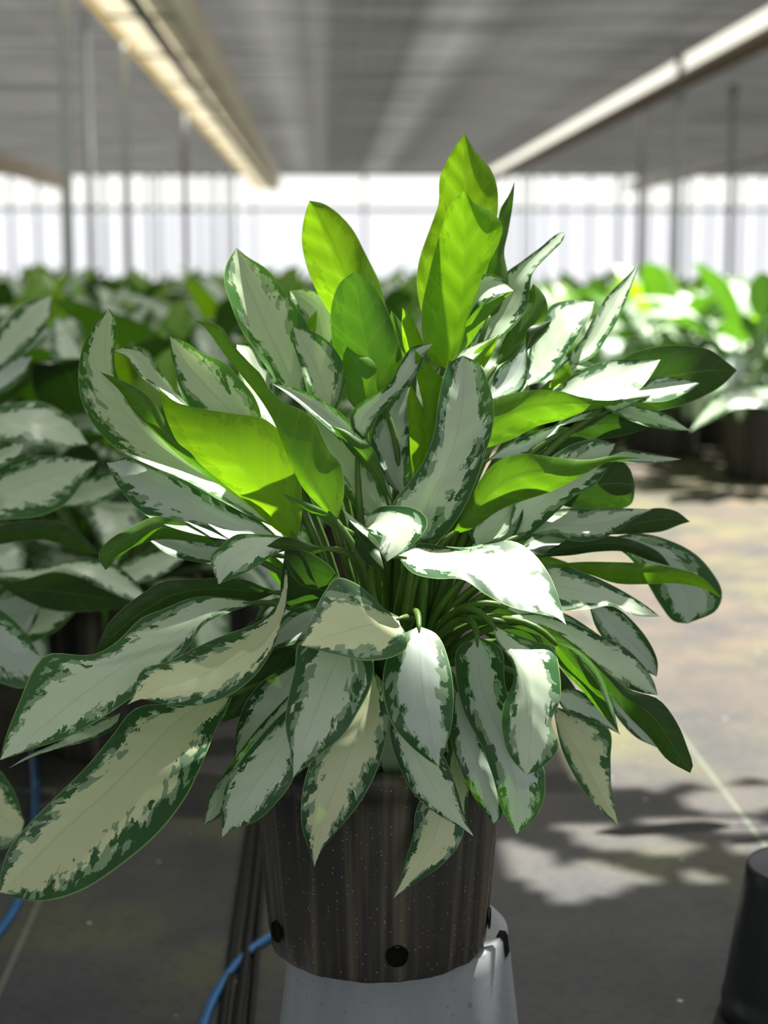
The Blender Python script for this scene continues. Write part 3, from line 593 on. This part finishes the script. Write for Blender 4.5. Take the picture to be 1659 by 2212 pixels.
# ------------------------------------------------------------------ ground
def ground_mat():
    k = NT('ground_cover')
    tc = k.n('TexCoord').outputs['Object']
    sx = k.n('SeparateXYZ', {0: tc})
    n1 = k.n('TexNoise', {'Vector': tc, 'Scale': 1.7, 'Detail': 5.0}).outputs[0]
    n2 = k.n('TexNoise', {'Vector': tc, 'Scale': 4.5, 'Detail': 6.0, 'Roughness': 0.65}).outputs[0]
    n3 = k.n('TexNoise', {'Vector': tc, 'Scale': 60.0, 'Detail': 3.0}).outputs[0]
    base = k.mix(n2, (0.052, 0.054, 0.060), (0.115, 0.117, 0.124))
    alg = k.n('MapRange', {0: n1, 1: 0.52, 2: 0.66, 3: 0.0, 4: 0.75}).outputs[0]
    base = k.mix(alg, base, (0.150, 0.155, 0.065))
    # older, browner and more silted cloth further back along the aisle
    silt = k.n('MapRange', {0: k.math('ADD', sx.outputs[1], k.math('MULTIPLY', n1, 2.0)), 1: 3.2, 2: 5.6, 3: 0.0, 4: 0.8}).outputs[0]
    base = k.mix(silt, base, k.mix(k.n('MapRange', {0: n2, 1: 0.38, 2: 0.62}).outputs[0], (0.11, 0.105, 0.10), k.mix(k.n('MapRange', {0: n1, 1: 0.42, 2: 0.58}).outputs[0], (0.25, 0.185, 0.125), (0.24, 0.225, 0.11))))
    wx = k.math('SINE', k.math('MULTIPLY', sx.outputs[0], 2100.0)); wy = k.math('SINE', k.math('MULTIPLY', sx.outputs[1], 1500.0))
    wv = k.math('MULTIPLY', wx, wy)
    base = k.mix(k.math('MULTIPLY_ADD', wv, 0.12, 0.12), base, (0.02, 0.02, 0.022))
    base = k.mix(k.math('MULTIPLY', k.n('MapRange', {0: n3, 1: 0.45, 2: 0.7}).outputs[0], 0.25), base, (0.02, 0.02, 0.02))
    seam = k.math('LESS_THAN', k.math('ABSOLUTE', k.math('SUBTRACT', k.math('ABSOLUTE', k.math('ADD', sx.outputs[0], -0.145)), 0.58)), 0.0045)
    base = k.mix(k.math('MULTIPLY', seam, 0.5), base, (0.22, 0.26, 0.20))
    vo = k.n('TexVoronoi', {'Vector': tc, 'Scale': 26.0})
    cr = k.n('SeparateColor', {0: vo.outputs['Color']}).outputs[0]
    chips = k.math('MULTIPLY', k.math('LESS_THAN', vo.outputs['Distance'], 0.10), k.math('GREATER_THAN', cr, 0.86))
    base = k.mix(k.math('MULTIPLY', chips, 0.8), base, (0.55, 0.55, 0.52))
    bp = k.n('Bump', {'Height': wv, 'Strength': 0.25, 'Distance': 0.001}).outputs[0]
    return k.done(k.n('BsdfPrincipled', {'Base Color': base, 'Roughness': 0.75, 'Specular IOR Level': 0.25, 'Normal': bp}).outputs[0])
X0, X1, YN, YF = -22, 26, -8, 47
tag(mobj('floor', [(X0, YN, 0), (X1, YN, 0), (X1, YF + 6, 0), (X0, YF + 6, 0)], [(0, 1, 2, 3)], ground_mat(), smooth=False), kind='structure')

# ------------------------------------------------------------------ shade-cloth roof
ZR = 3.50
def cloth_mat(name, lo, hi, tlo, thi, seed):
    k = NT(name)
    tc = k.n('TexCoord').outputs['Object']
    sx = k.n('SeparateXYZ', {0: tc})
    xs = k.n('CombineXYZ', {0: sx.outputs[0], 1: seed}).outputs[0]
    wx = k.math('ADD', sx.outputs[0], k.math('MULTIPLY_ADD', k.n('TexNoise', {'Vector': xs, 'Scale': 2.0}).outputs[0], 0.16, -0.08))
    stp = ((-3.0, .50), (-2.2, .40), (-1.15, .30), (-.9, .42), (-.62, .95), (-.4, .65), (-.2, .38), (-.05, .5), (.12, .14), (.5, .08), (1.0, .10), (1.2, .55), (1.5, .80), (1.75, .38), (2.0, .16), (2.4, .34), (3.2, .40), (3.7, .20), (5.0, .16))
    stripe = k.ramp(k.n('MapRange', {0: wx, 1: -3.0, 2: 5.0}).outputs[0], [((x + 3) / 8, v) for x, v in stp])
    fine = k.n('TexNoise', {'Vector': xs, 'Scale': 14.0, 'Detail': 2.0}).outputs[0]
    ln = k.n('TexNoise', {'Vector': k.n('CombineXYZ', {0: k.math('MULTIPLY', sx.outputs[0], 0.35), 1: k.math('MULTIPLY', sx.outputs[1], 2.2)}).outputs[0], 'Scale': 1.0, 'Detail': 3.0}).outputs[0]
    ln = k.n('MapRange', {0: ln, 1: 0.35, 2: 0.65}).outputs[0]
    v = k.math('MULTIPLY', k.math('MULTIPLY_ADD', stripe, 0.62, k.math('MULTIPLY_ADD', fine, 0.3, 0.1)), k.math('MULTIPLY_ADD', ln, 0.80, 0.5), clamp=True)
    tcol = k.math('MULTIPLY_ADD', v, thi - tlo, tlo)
    tl = k.n('BsdfTranslucent', {'Color': k.n('CombineColor', {0: tcol, 1: tcol, 2: k.math('MULTIPLY', tcol, 0.93)}).outputs[0]}).outputs[0]
    df = k.n('BsdfDiffuse', {'Color': (0.07, 0.07, 0.066, 1)}).outputs[0]
    wv = k.n('AddShader', {0: tl, 1: df}).outputs[0]
    tr = k.n('BsdfTransparent').outputs[0]
    fac = k.math('MULTIPLY_ADD', v, hi - lo, lo)
    return k.done(k.n('MixShader', {0: fac, 1: wv, 2: tr}).outputs[0])
M_CLOTH = cloth_mat('shade_cloth', 0.010, 0.14, 0.004, 0.05, 3.3)
M_DENSE = cloth_mat('dense_shade_cloth', 0.02, 0.10, 0.02, 0.06, 8.1)
def plane_z(name, x0, x1, y0, y1, z, mat):
    return mobj(name, [(x0, y0, z), (x1, y0, z), (x1, y1, z), (x0, y1, z)], [(3, 2, 1, 0)], mat, smooth=False)
YS = 11.6
for xa, xb in ((X0, -2.0), (-1.24, 4.41), (4.85, X1)):   # narrow slits added beside the beams to brighten them with daylight
    tag(plane_z('ceiling', xa, xb, YS, YF, ZR, M_CLOTH), kind='structure')
XG = 0.64                                            # unseen cloth edge, set by where sun should fall; open on its right
tag(plane_z('ceiling', X0, XG, YN, YS, ZR, M_DENSE), kind='structure')
tag(plane_z('ceiling', 3.9, X1, YN, YS, ZR, M_DENSE), kind='structure')
tag(plane_z('ceiling', XG, 3.9, YN, 1.2, ZR, M_DENSE), kind='structure')
tag(plane_z('ceiling', XG, 1.28, 3.08, YS, ZR, M_DENSE), kind='structure')  # unseen strip added to keep the floor on the left in shade
tag(plane_z('ceiling', 1.28, 1.52, 4.12, YS, ZR, M_DENSE), kind='structure')  # unseen strip added to shade the floor farther back
fl = [(XG, 1.2), (1.11, 1.2), (1.10, 2.505), (0.97, 2.50), (0.86, 2.55), (0.80, 2.585), (0.70, 2.60), (XG, 2.605)]     # unseen flap added to keep sun off the front and lower-left leaves
tag(mobj('ceiling', [(x, y, ZR) for x, y in fl], [tuple(range(len(fl)))[::-1]], M_DENSE, smooth=False), kind='structure')
# unseen cloth added to shade the right floor, holes cut for its sun patches
sun_holes = [(1.385, 3.74, .045, .14, .25), (1.46, 3.70, .075, .07, .3), (1.56, 3.86, .11, .045, -.3), (1.49, 3.93, .05, .02, 0), (1.73, 3.94, .14, .03, -.1), (1.80, 4.08, .12, .07, .3), (1.55, 3.69, .018, .02, 0), (1.63, 3.70, .03, .02, -.4), (1.80, 3.83, .10, .03, .1)]
tv, tf = [], []; NX, NY, cs = 53, 82, 0.025
for j in range(NY + 1):
    for i_ in range(NX + 1): tv.append((1.115 + i_ * cs, 2.30 + j * cs, ZR))
for j in range(NY):
    for i_ in range(NX):
        x, y = 1.115 + (i_ + .5) * cs, 2.30 + (j + .5) * cs
        if x < 1.19 and y < 2.80: continue
        if y > 4.06 + 0.16 * abs(math.sin(x * 11 + .6)) ** .7 + .05 * math.sin(x * 31) - 0.25 * max(0, x - 1.7): continue
        hole = False
        for (hx, hy, ra, rb_, an) in sun_holes:
            dx, dy = x - hx, y - hy
            a_, b_ = dx * math.cos(an) + dy * math.sin(an), -dx * math.sin(an) + dy * math.cos(an)
            if (a_ / ra) ** 2 + (b_ / rb_) ** 2 < 1: hole = True
        if hole: continue
        q = j * (NX + 1) + i_; tf.append((q + NX + 1, q + NX + 2, q + 1, q))
tag(mobj('ceiling', tv, tf, M_DENSE, smooth=False), kind='structure')

# ------------------------------------------------------------------ far end: plastic film on a frame
def film(name, col, tr_f):
    k = NT(name)
    tc = k.n('TexCoord').outputs['Object']
    sx = k.n('SeparateXYZ', {0: tc})
    nz = k.n('TexNoise', {'Vector': k.n('CombineXYZ', {0: k.math('MULTIPLY', sx.outputs[0], 1.8), 1: k.math('MULTIPLY', sx.outputs[2], .25)}).outputs[0], 'Scale': 1.0, 'Detail': 4.0}).outputs[0]
    c = k.mix(nz, tuple(x * .9 for x in col), col)
    tl = k.n('BsdfTranslucent', {'Color': c}).outputs[0]
    tp = k.n('BsdfTransparent', {'Color': c}).outputs[0]
    return k.done(k.n('MixShader', {0: tr_f, 1: tl, 2: tp}).outputs[0])
M_FILM = film('clear_film', (0.97, 0.97, 0.97), 0.72)
M_FILM2 = film('bluish_film', (0.80, 0.81, 0.88), 0.72)
zr = H + (573 - 455) / F * YF
def wall(name, x0, x1, z0, z1, y, mat):
    return tag(mobj(name, [(x0, y, z0), (x1, y, z0), (x1, y, z1), (x0, y, z1)], [(0, 1, 2, 3)], mat, smooth=False), kind='structure')
wall('wall_back', X0, X1, zr, ZR, YF, M_FILM)
wall('wall_back', X0, X1, 0, zr, YF, M_FILM2)
def wall_side(name, x, y0, y1, mat):
    return tag(mobj(name, [(x, y0, 0), (x, y1, 0), (x, y1, ZR), (x, y0, ZR)], [(0, 1, 2, 3)], mat, smooth=False), kind='structure')
wall_side('wall_left', X0, YN, YF, M_FILM2); wall_side('wall_right', X1, YN, YF, M_FILM2)
M_STEEL = plain('galvanised_steel', (0.58, 0.62, 0.61), 0.5, 0.4, 0.15, 6, 0.2)
M_STEELD = plain('weathered_steel', (0.36, 0.36, 0.35), 0.6, 0.3, 0.2, 6)
tag(boxo('trim_1', (X0, X1, YF - 0.12, YF - 0.04, zr - 0.06, zr + 0.06), M_STEEL), kind='structure')
tag(boxo('trim_2', (X0, X1, YF - 0.12, YF - 0.02, ZR - 0.10, ZR - .01), M_STEELD), kind='structure')
# uprights in the far wall
def post(name, x, y, w, z1, mat, label, group=None):
    o = empty(name, (x, y, 0)); tag(o, label, 'post', group)
    v, f = tube_vf([Vector((0, 0, 0)), Vector((0, 0, z1 * .5)), Vector((0, 0, z1))], w / 2, 16); mobj('shaft', v, f, mat, o)
    boxo('base_plate', (-w, w, -w, w, 0, 0.012), mat, o)
    boxo('bracket', (-w * .75, w * .75, -w * .75, w * .75, z1 - 0.10, z1 - .001), mat, o)
    return o
rw = random.Random(5)
for px in (40, 96, 150, 235, 330, 352, 378, 438, 466, 492, 510, 552, 786, 1095, 1122, 1142, 1170, 1212, 1268, 1330, 1392, 1440, 1478, 1525, 1590, 1640):
    post('wall_upright', (px - VX) / F * (YF - .2), YF - 0.25, rw.uniform(0.06, 0.13), ZR - 0.02, M_STEEL, 'thin grey upright of the bright far wall', 'uprights of the far wall')
# posts between the beds
for px, d, w, lb in ((160, 12.0, 0.065, 'grey steel post nearest the left edge of the picture, under the timber beam'), (207, 17.5, 0.075, 'pale steel post just right of the nearest left post'), (284, 16.0, 0.07, 'grey post between the two left posts and the short timber beam end'), (407, 24.0, 0.09, 'grey post below the middle of the left timber beam'), (1455, 19.4, 0.085, 'pale post under the long white gutter on the right'), (1376, 26, 0.10, 'dim post left of the pale right-hand post'), (1570, 24, 0.09, 'dim post nearest the right edge of the picture')):
    post('steel_post', (px - VX) / F * d, d, w, ZR - 0.02, M_STEEL if d < 20 else M_STEELD, lb)

# ------------------------------------------------------------------ beams along the house
def timber(name, a, b, sx_):
    k = NT(name)
    tc = k.n('TexCoord').outputs['Object']
    nz = k.n('TexNoise', {'Vector': k.n('VectorMath', {0: tc, 1: sx_}, operation='MULTIPLY').outputs[0], 'Scale': 1.0, 'Detail': 4.0}).outputs[0]
    return k.done(k.n('BsdfPrincipled', {'Base Color': k.mix(nz, a, b), 'Roughness': 0.6}).outputs[0])
M_TIMBER = timber('cream_timber', (0.66, 0.58, 0.36), (0.86, 0.80, 0.62), (3, 0.5, 3))
M_TAN = timber('tan_timber', (0.42, 0.32, 0.20), (0.58, 0.46, 0.32), (3, 0.4, 3))
M_WHITE = timber('white_gutter', (0.74, 0.74, 0.70), (0.86, 0.86, 0.82), (3, 0.3, 3))
zb = H + 2.05
def beam(name, label, parts):
    o = empty(name, (0, 0, 0)); tag(o, label, 'beam')
    o.location = (0, YS, zb)
    for nm, b, m in parts:
        if b[0] == 'S':
            x0, x1, y0, y1, z0 = b[1:]
            mobj(nm, [(x0, y0 - YS, z0 - zb), (x1, y0 - YS, z0 - zb), (x1, y1 - YS, z0 - zb), (x0, y1 - YS, z0 - zb)], [(3, 2, 1, 0)], m, o, smooth=False)
        else:
            x0, x1, y0, y1, z0, z1 = b
            boxo(nm, (x0, x1, y0 - YS, y1 - YS, z0 - zb, z1 - zb), m, o)
def glowing_board(name, a, b):                        # boards made translucent so daylight through the added slits brightens them
    k = NT(name)
    tc = k.n('TexCoord').outputs['Object']
    nz = k.n('TexNoise', {'Vector': k.n('VectorMath', {0: tc, 1: (3, .5, 3)}, operation='MULTIPLY').outputs[0], 'Scale': 1.0, 'Detail': 4.0}).outputs[0]
    c = k.mix(nz, a, b)
    return k.done(k.n('MixShader', {0: 0.55, 1: k.n('BsdfDiffuse', {'Color': c}).outputs[0], 2: k.n('BsdfTranslucent', {'Color': c}).outputs[0]}).outputs[0])
M_GLOWC = glowing_board('cream_translucent_board', (0.38, 0.34, 0.24), (0.50, 0.47, 0.37))
M_GLOWT = glowing_board('tan_translucent_board', (0.17, 0.13, 0.06), (0.30, 0.23, 0.12))
M_GLOWW = glowing_board('white_gutter_sheet', (0.42, 0.42, 0.39), (0.50, 0.50, 0.47))
def sheet(x0, x1, y0, y1, z):
    return ('S', (x0, x1, y0, y1, z))
YE = YF - .3
parts = [('edge_board', ('S', -1.87, -1.77, 11.0, YE, zb), M_GLOWT), ('lower_board', ('S', -1.77, -1.54, 11.0, YE, zb), M_GLOWC), ('lower_board', ('S', -1.42, -1.20, 11.0, YE, zb), M_GLOWC), ('web', (-1.54, -1.42, 11.0, YE, zb + .005, zb + 0.05), M_STEELD), ('side_board', (-1.205, -1.195, 11.0, YE, zb, zb + 0.42), M_TIMBER)]  # side_board is added only to hide the roof slit from view
for i in range(13): parts.append(('bracket', (-1.80, -1.21, 11.6 + i * 2.6, 11.72 + i * 2.6, zb - 0.02, zb - .004), M_STEELD))
beam('roof_beam', 'cream double timber beam under the roof left of centre', parts)
beam('roof_beam', 'long white gutter beam with tan underside crossing the upper right', [('gutter', ('S', 4.36, 4.90, 11.0, YE, ZR - .025), M_GLOWW), ('underside_board', (3.96, 4.28, 11.0, YE, zb, zb + 0.06), M_TAN)])
beam('roof_beam', 'short cream beam end low at the left edge above the far wall', [('lower_board', (-7.3, -6.9, 16, YF - .3, zb, zb + 0.05), M_TIMBER), ('side_board', (-6.95, -6.88, 16, YF - .3, zb + 0.05, zb + 0.3), M_TAN)])
beam('roof_beam', 'pale beam low at the right edge above the far wall', [('gutter', (8.4, 8.5, 16, YF - .3, zb + 0.03, zb + 0.22), M_WHITE), ('underside_board', (8.42, 8.8, 16, YF - .3, zb, zb + 0.03), M_WHITE)])

# ------------------------------------------------------------------ background plants
def gen_leaf(az, el, pet, L, Wd, droop, roll, rnd, base_r=0.02, z0=0.0, n=14, m=4, fold=0.25):
    """a leaf with stalk as vertex lists, in plant space"""
    out = Vector((math.cos(az), math.sin(az), 0)); side0 = Vector((-math.sin(az), math.cos(az), 0)); up = Vector((0, 0, 1))
    p = out * base_r + up * z0
    pts = [p.copy()]; e = el + 0.25
    ns = 8
    for i in range(ns):
        e -= 0.25 / ns
        p = p + (out * math.cos(e) + up * math.sin(e)) * (pet / ns); pts.append(p.copy())
    sv, sf = tube_vf(pts, lambda t: 0.0048 - 0.002 * t, 6, False)
    verts, uvb, uvv = [], [], []
    q = pts[-1].copy(); ee = e
    tw = roll
    for i in range(n + 1):
        t = i / n
        if i:
            ee -= droop / n * (0.4 + 1.2 * t)
            q = q + (out * math.cos(ee) + up * math.sin(ee)) * (L / n)
        nrm = (-out * math.sin(ee) + up * math.cos(ee))
        tw2 = tw * (0.3 + t)
        sd = side0 * math.cos(tw2) + nrm * math.sin(tw2); nn = nrm * math.cos(tw2) - side0 * math.sin(tw2)
        w = Wd * 0.5 * (math.sin(PI * t ** 0.8) ** 0.75 if 0 < t < 1 else 0) * (1 - 0.12 * t)
        for j in range(-m, m + 1):
            u = j / m
            hgt = fold * w * (abs(u) ** 1.3) - fold * 0.7 * w * abs(u) ** 3 + 0.05 * w * math.sin(t * 11 + rnd * 6 + (2 if j < 0 else 0)) * abs(u)
            verts.append(q + sd * (w * u) + nn * hgt)
            uvb.append((0.5 + 0.5 * u, t)); s_m = abs(u) * w
            uvv.append((math.copysign(s_m, u), t * L - s_m * 0.75))
    K = 2 * m + 1; fs = []
    for i in range(n):
        for j in range(K - 1):
            a = i * K + j; fs.append((a, a + K, a + K + 1, a + 1))
    return sv, sf, verts, fs, uvb, uvv

def plant_spec(seed, nl):
    r = random.Random(seed); out = []
    for i in range(nl):
        f = i / (nl - 1)
        az = i * 2.39996 + r.uniform(-.35, .35)
        el = math.radians(76 - 66 * f ** 0.7 + r.uniform(-8, 8))
        pet = 0.16 + 0.14 * math.sin(PI * min(1, f + .25)) + r.uniform(-.02, .03)
        L = r.uniform(0.23, 0.32) * (0.85 if f < .1 else 1); Wd = L * r.uniform(0.38, 0.46)
        droop = math.radians(28 + 95 * f + r.uniform(-10, 25))
        out.append((az, el, pet, L, Wd, droop, r.uniform(-.5, .5), r.random(), f))
    return out
ZP = 0.27
def bg_pot(parent, s=1.0):
    v = make_pot('pot', 0.125, 0.29, parent, 16)
    lathe('soil', [(0.0, 0.25), (0.14, 0.245), (0.0, 0.23)], M_SOIL, parent, 24)
def detailed_plant(seed, nl):
    root = empty('chinese_evergreen')
    bg_pot(root)
    for (az, el, pet, L, Wd, dr, ro, rn, f) in plant_spec(seed, nl):
        sv, sf, vv, ff, ub, uv_ = gen_leaf(az, el, pet, L, Wd, dr, ro, rn, z0=ZP - .02)
        mt = M_YOUNG if f < 0.05 else (M_LEAF if rn < .4 else (M_COOL if rn < .65 else M_DIMMED))
        lo = mobj('leaf', vv, ff, mt, root, True, {'blade': ub, 'vein': uv_})
        mobj('petiole', sv, sf, M_STEM, lo)
    return root
def merged_plant(seed, nl):
    root = empty('chinese_evergreen')
    bg_pot(root)
    V, Fc, UB, UV = [], [], [], []; SV, SF = [], []; YV, YF_, YB, YU = [], [], [], []
    for (az, el, pet, L, Wd, dr, ro, rn, f) in plant_spec(seed, nl):
        sv, sf, vv, ff, ub, uv_ = gen_leaf(az, el, pet, L, Wd, dr, ro, rn, z0=ZP - .02, n=10, m=3)
        off = len(SV); SV += sv; SF += [tuple(i + off for i in q) for q in sf]
        if f < .06:
            off = len(YV); YV += vv; YF_ += [tuple(i + off for i in q) for q in ff]; YB += ub; YU += uv_
        else:
            uv_ = [(a, b + rn * 3) for a, b in uv_]
            off = len(V); V += vv; Fc += [tuple(i + off for i in q) for q in ff]; UB += ub; UV += uv_
    mobj('foliage', V, Fc, M_DIMMED, root, True, {'blade': UB, 'vein': UV})
    mobj('young_foliage', YV, YF_, M_YOUNG, root, True, {'blade': YB, 'vein': YU})
    mobj('stems', SV, SF, M_STEM, root)
    return root
def copy_tree(o, parent=None):
    c = o.copy(); COL.objects.link(c)
    if parent is not None: c.parent = parent
    for ch in list(o.children): copy_tree(ch, c)
    return c
near_protos = [detailed_plant(21, 40), detailed_plant(22, 36), detailed_plant(23, 42)]
far_protos = [merged_plant(s, 38) for s in (31, 32, 33, 34)]
used = set()
def place(proto, x, y, rz, sc, label, group=None):
    o = proto if proto.name not in used else copy_tree(proto)
    used.add(proto.name)
    o.location = (x, y, 0); o.rotation_euler = (0, 0, rz); o.scale = (sc,) * 3
    if 'group' in o: del o['group']
    tag(o, label, 'potted plant', group)
    return o
rb = random.Random(77)
near = [(-0.42, 3.25, 'potted Chinese evergreen directly behind the main plant on its left'),
        (-0.86, 3.05, 'potted Chinese evergreen at the left edge behind the neighbouring plant'),
        (-0.20, 4.05, 'potted Chinese evergreen peeking out just behind the main plant'),
        (-0.72, 3.95, 'second potted Chinese evergreen back along the left bed, near the left edge'),
        (-0.50, 4.75, 'third potted Chinese evergreen back in the left bed, mid-left of the picture'),
        (0.02, 4.95, 'potted Chinese evergreen seen through the upright leaves of the main plant'),
        (1.97, 7.35, 'blurred Chinese evergreen in black pot, front one at the right edge'),
        (1.72, 8.35, 'blurred Chinese evergreen in black pot behind the front one at right')]
for i, (x, y, lb) in enumerate(near):
    place(near_protos[i % 3], x, y, rb.uniform(0, 6.28), rb.uniform(1.14, 1.22) * (1.0 if x < 1 else 1.10), lb)
i = 0
for col, ys in ((-0.30, 5.7), (-0.95, 5.0), (-1.55, 8.0), (0.33, 6.6), (-2.15, 11.0)):
    y = ys
    while y < 14:
        place(far_protos[i % 4], col + rb.uniform(-.08, .08), y + rb.uniform(-.08, .08), rb.uniform(0, 6.28), rb.uniform(1.14, 1.28), 'blurred Chinese evergreen in the shaded bed on the far left', 'shaded far-left bed of evergreens'); i += 1
        y += 0.68
for col, ys in ((0.95, 9.2), (1.5, 9.0), (2.1, 8.2), (2.7, 9.6), (3.3, 12.0)):
    y = ys
    while y < 15:
        place(far_protos[i % 4], col + rb.uniform(-.08, .08), y + rb.uniform(-.08, .08), rb.uniform(0, 6.28), rb.uniform(1.12, 1.25), 'blurred Chinese evergreen in the sunlit bed on the far right', 'sunlit far-right bed of evergreens'); i += 1
        y += 0.70

# ------------------------------------------------------------------ daylight
w = bpy.data.worlds.new('sky'); S.world = w; w.use_nodes = True
bg = w.node_tree.nodes['Background']; bg.inputs[0].default_value = (0.97, 0.99, 1.0, 1); bg.inputs[1].default_value = 0.80
sd = bpy.data.lights.new('sun', 'SUN'); sd.energy = 10.5; sd.angle = math.radians(0.55); sd.color = (1.0, 0.96, 0.86)
so = bpy.data.objects.new('sun', sd); COL.objects.link(so)
sdir = Vector((0.30, 0.35, 1.0)).normalized()
so.rotation_euler = sdir.to_track_quat('Z', 'Y').to_euler(); so.location = (3, 3, 8)
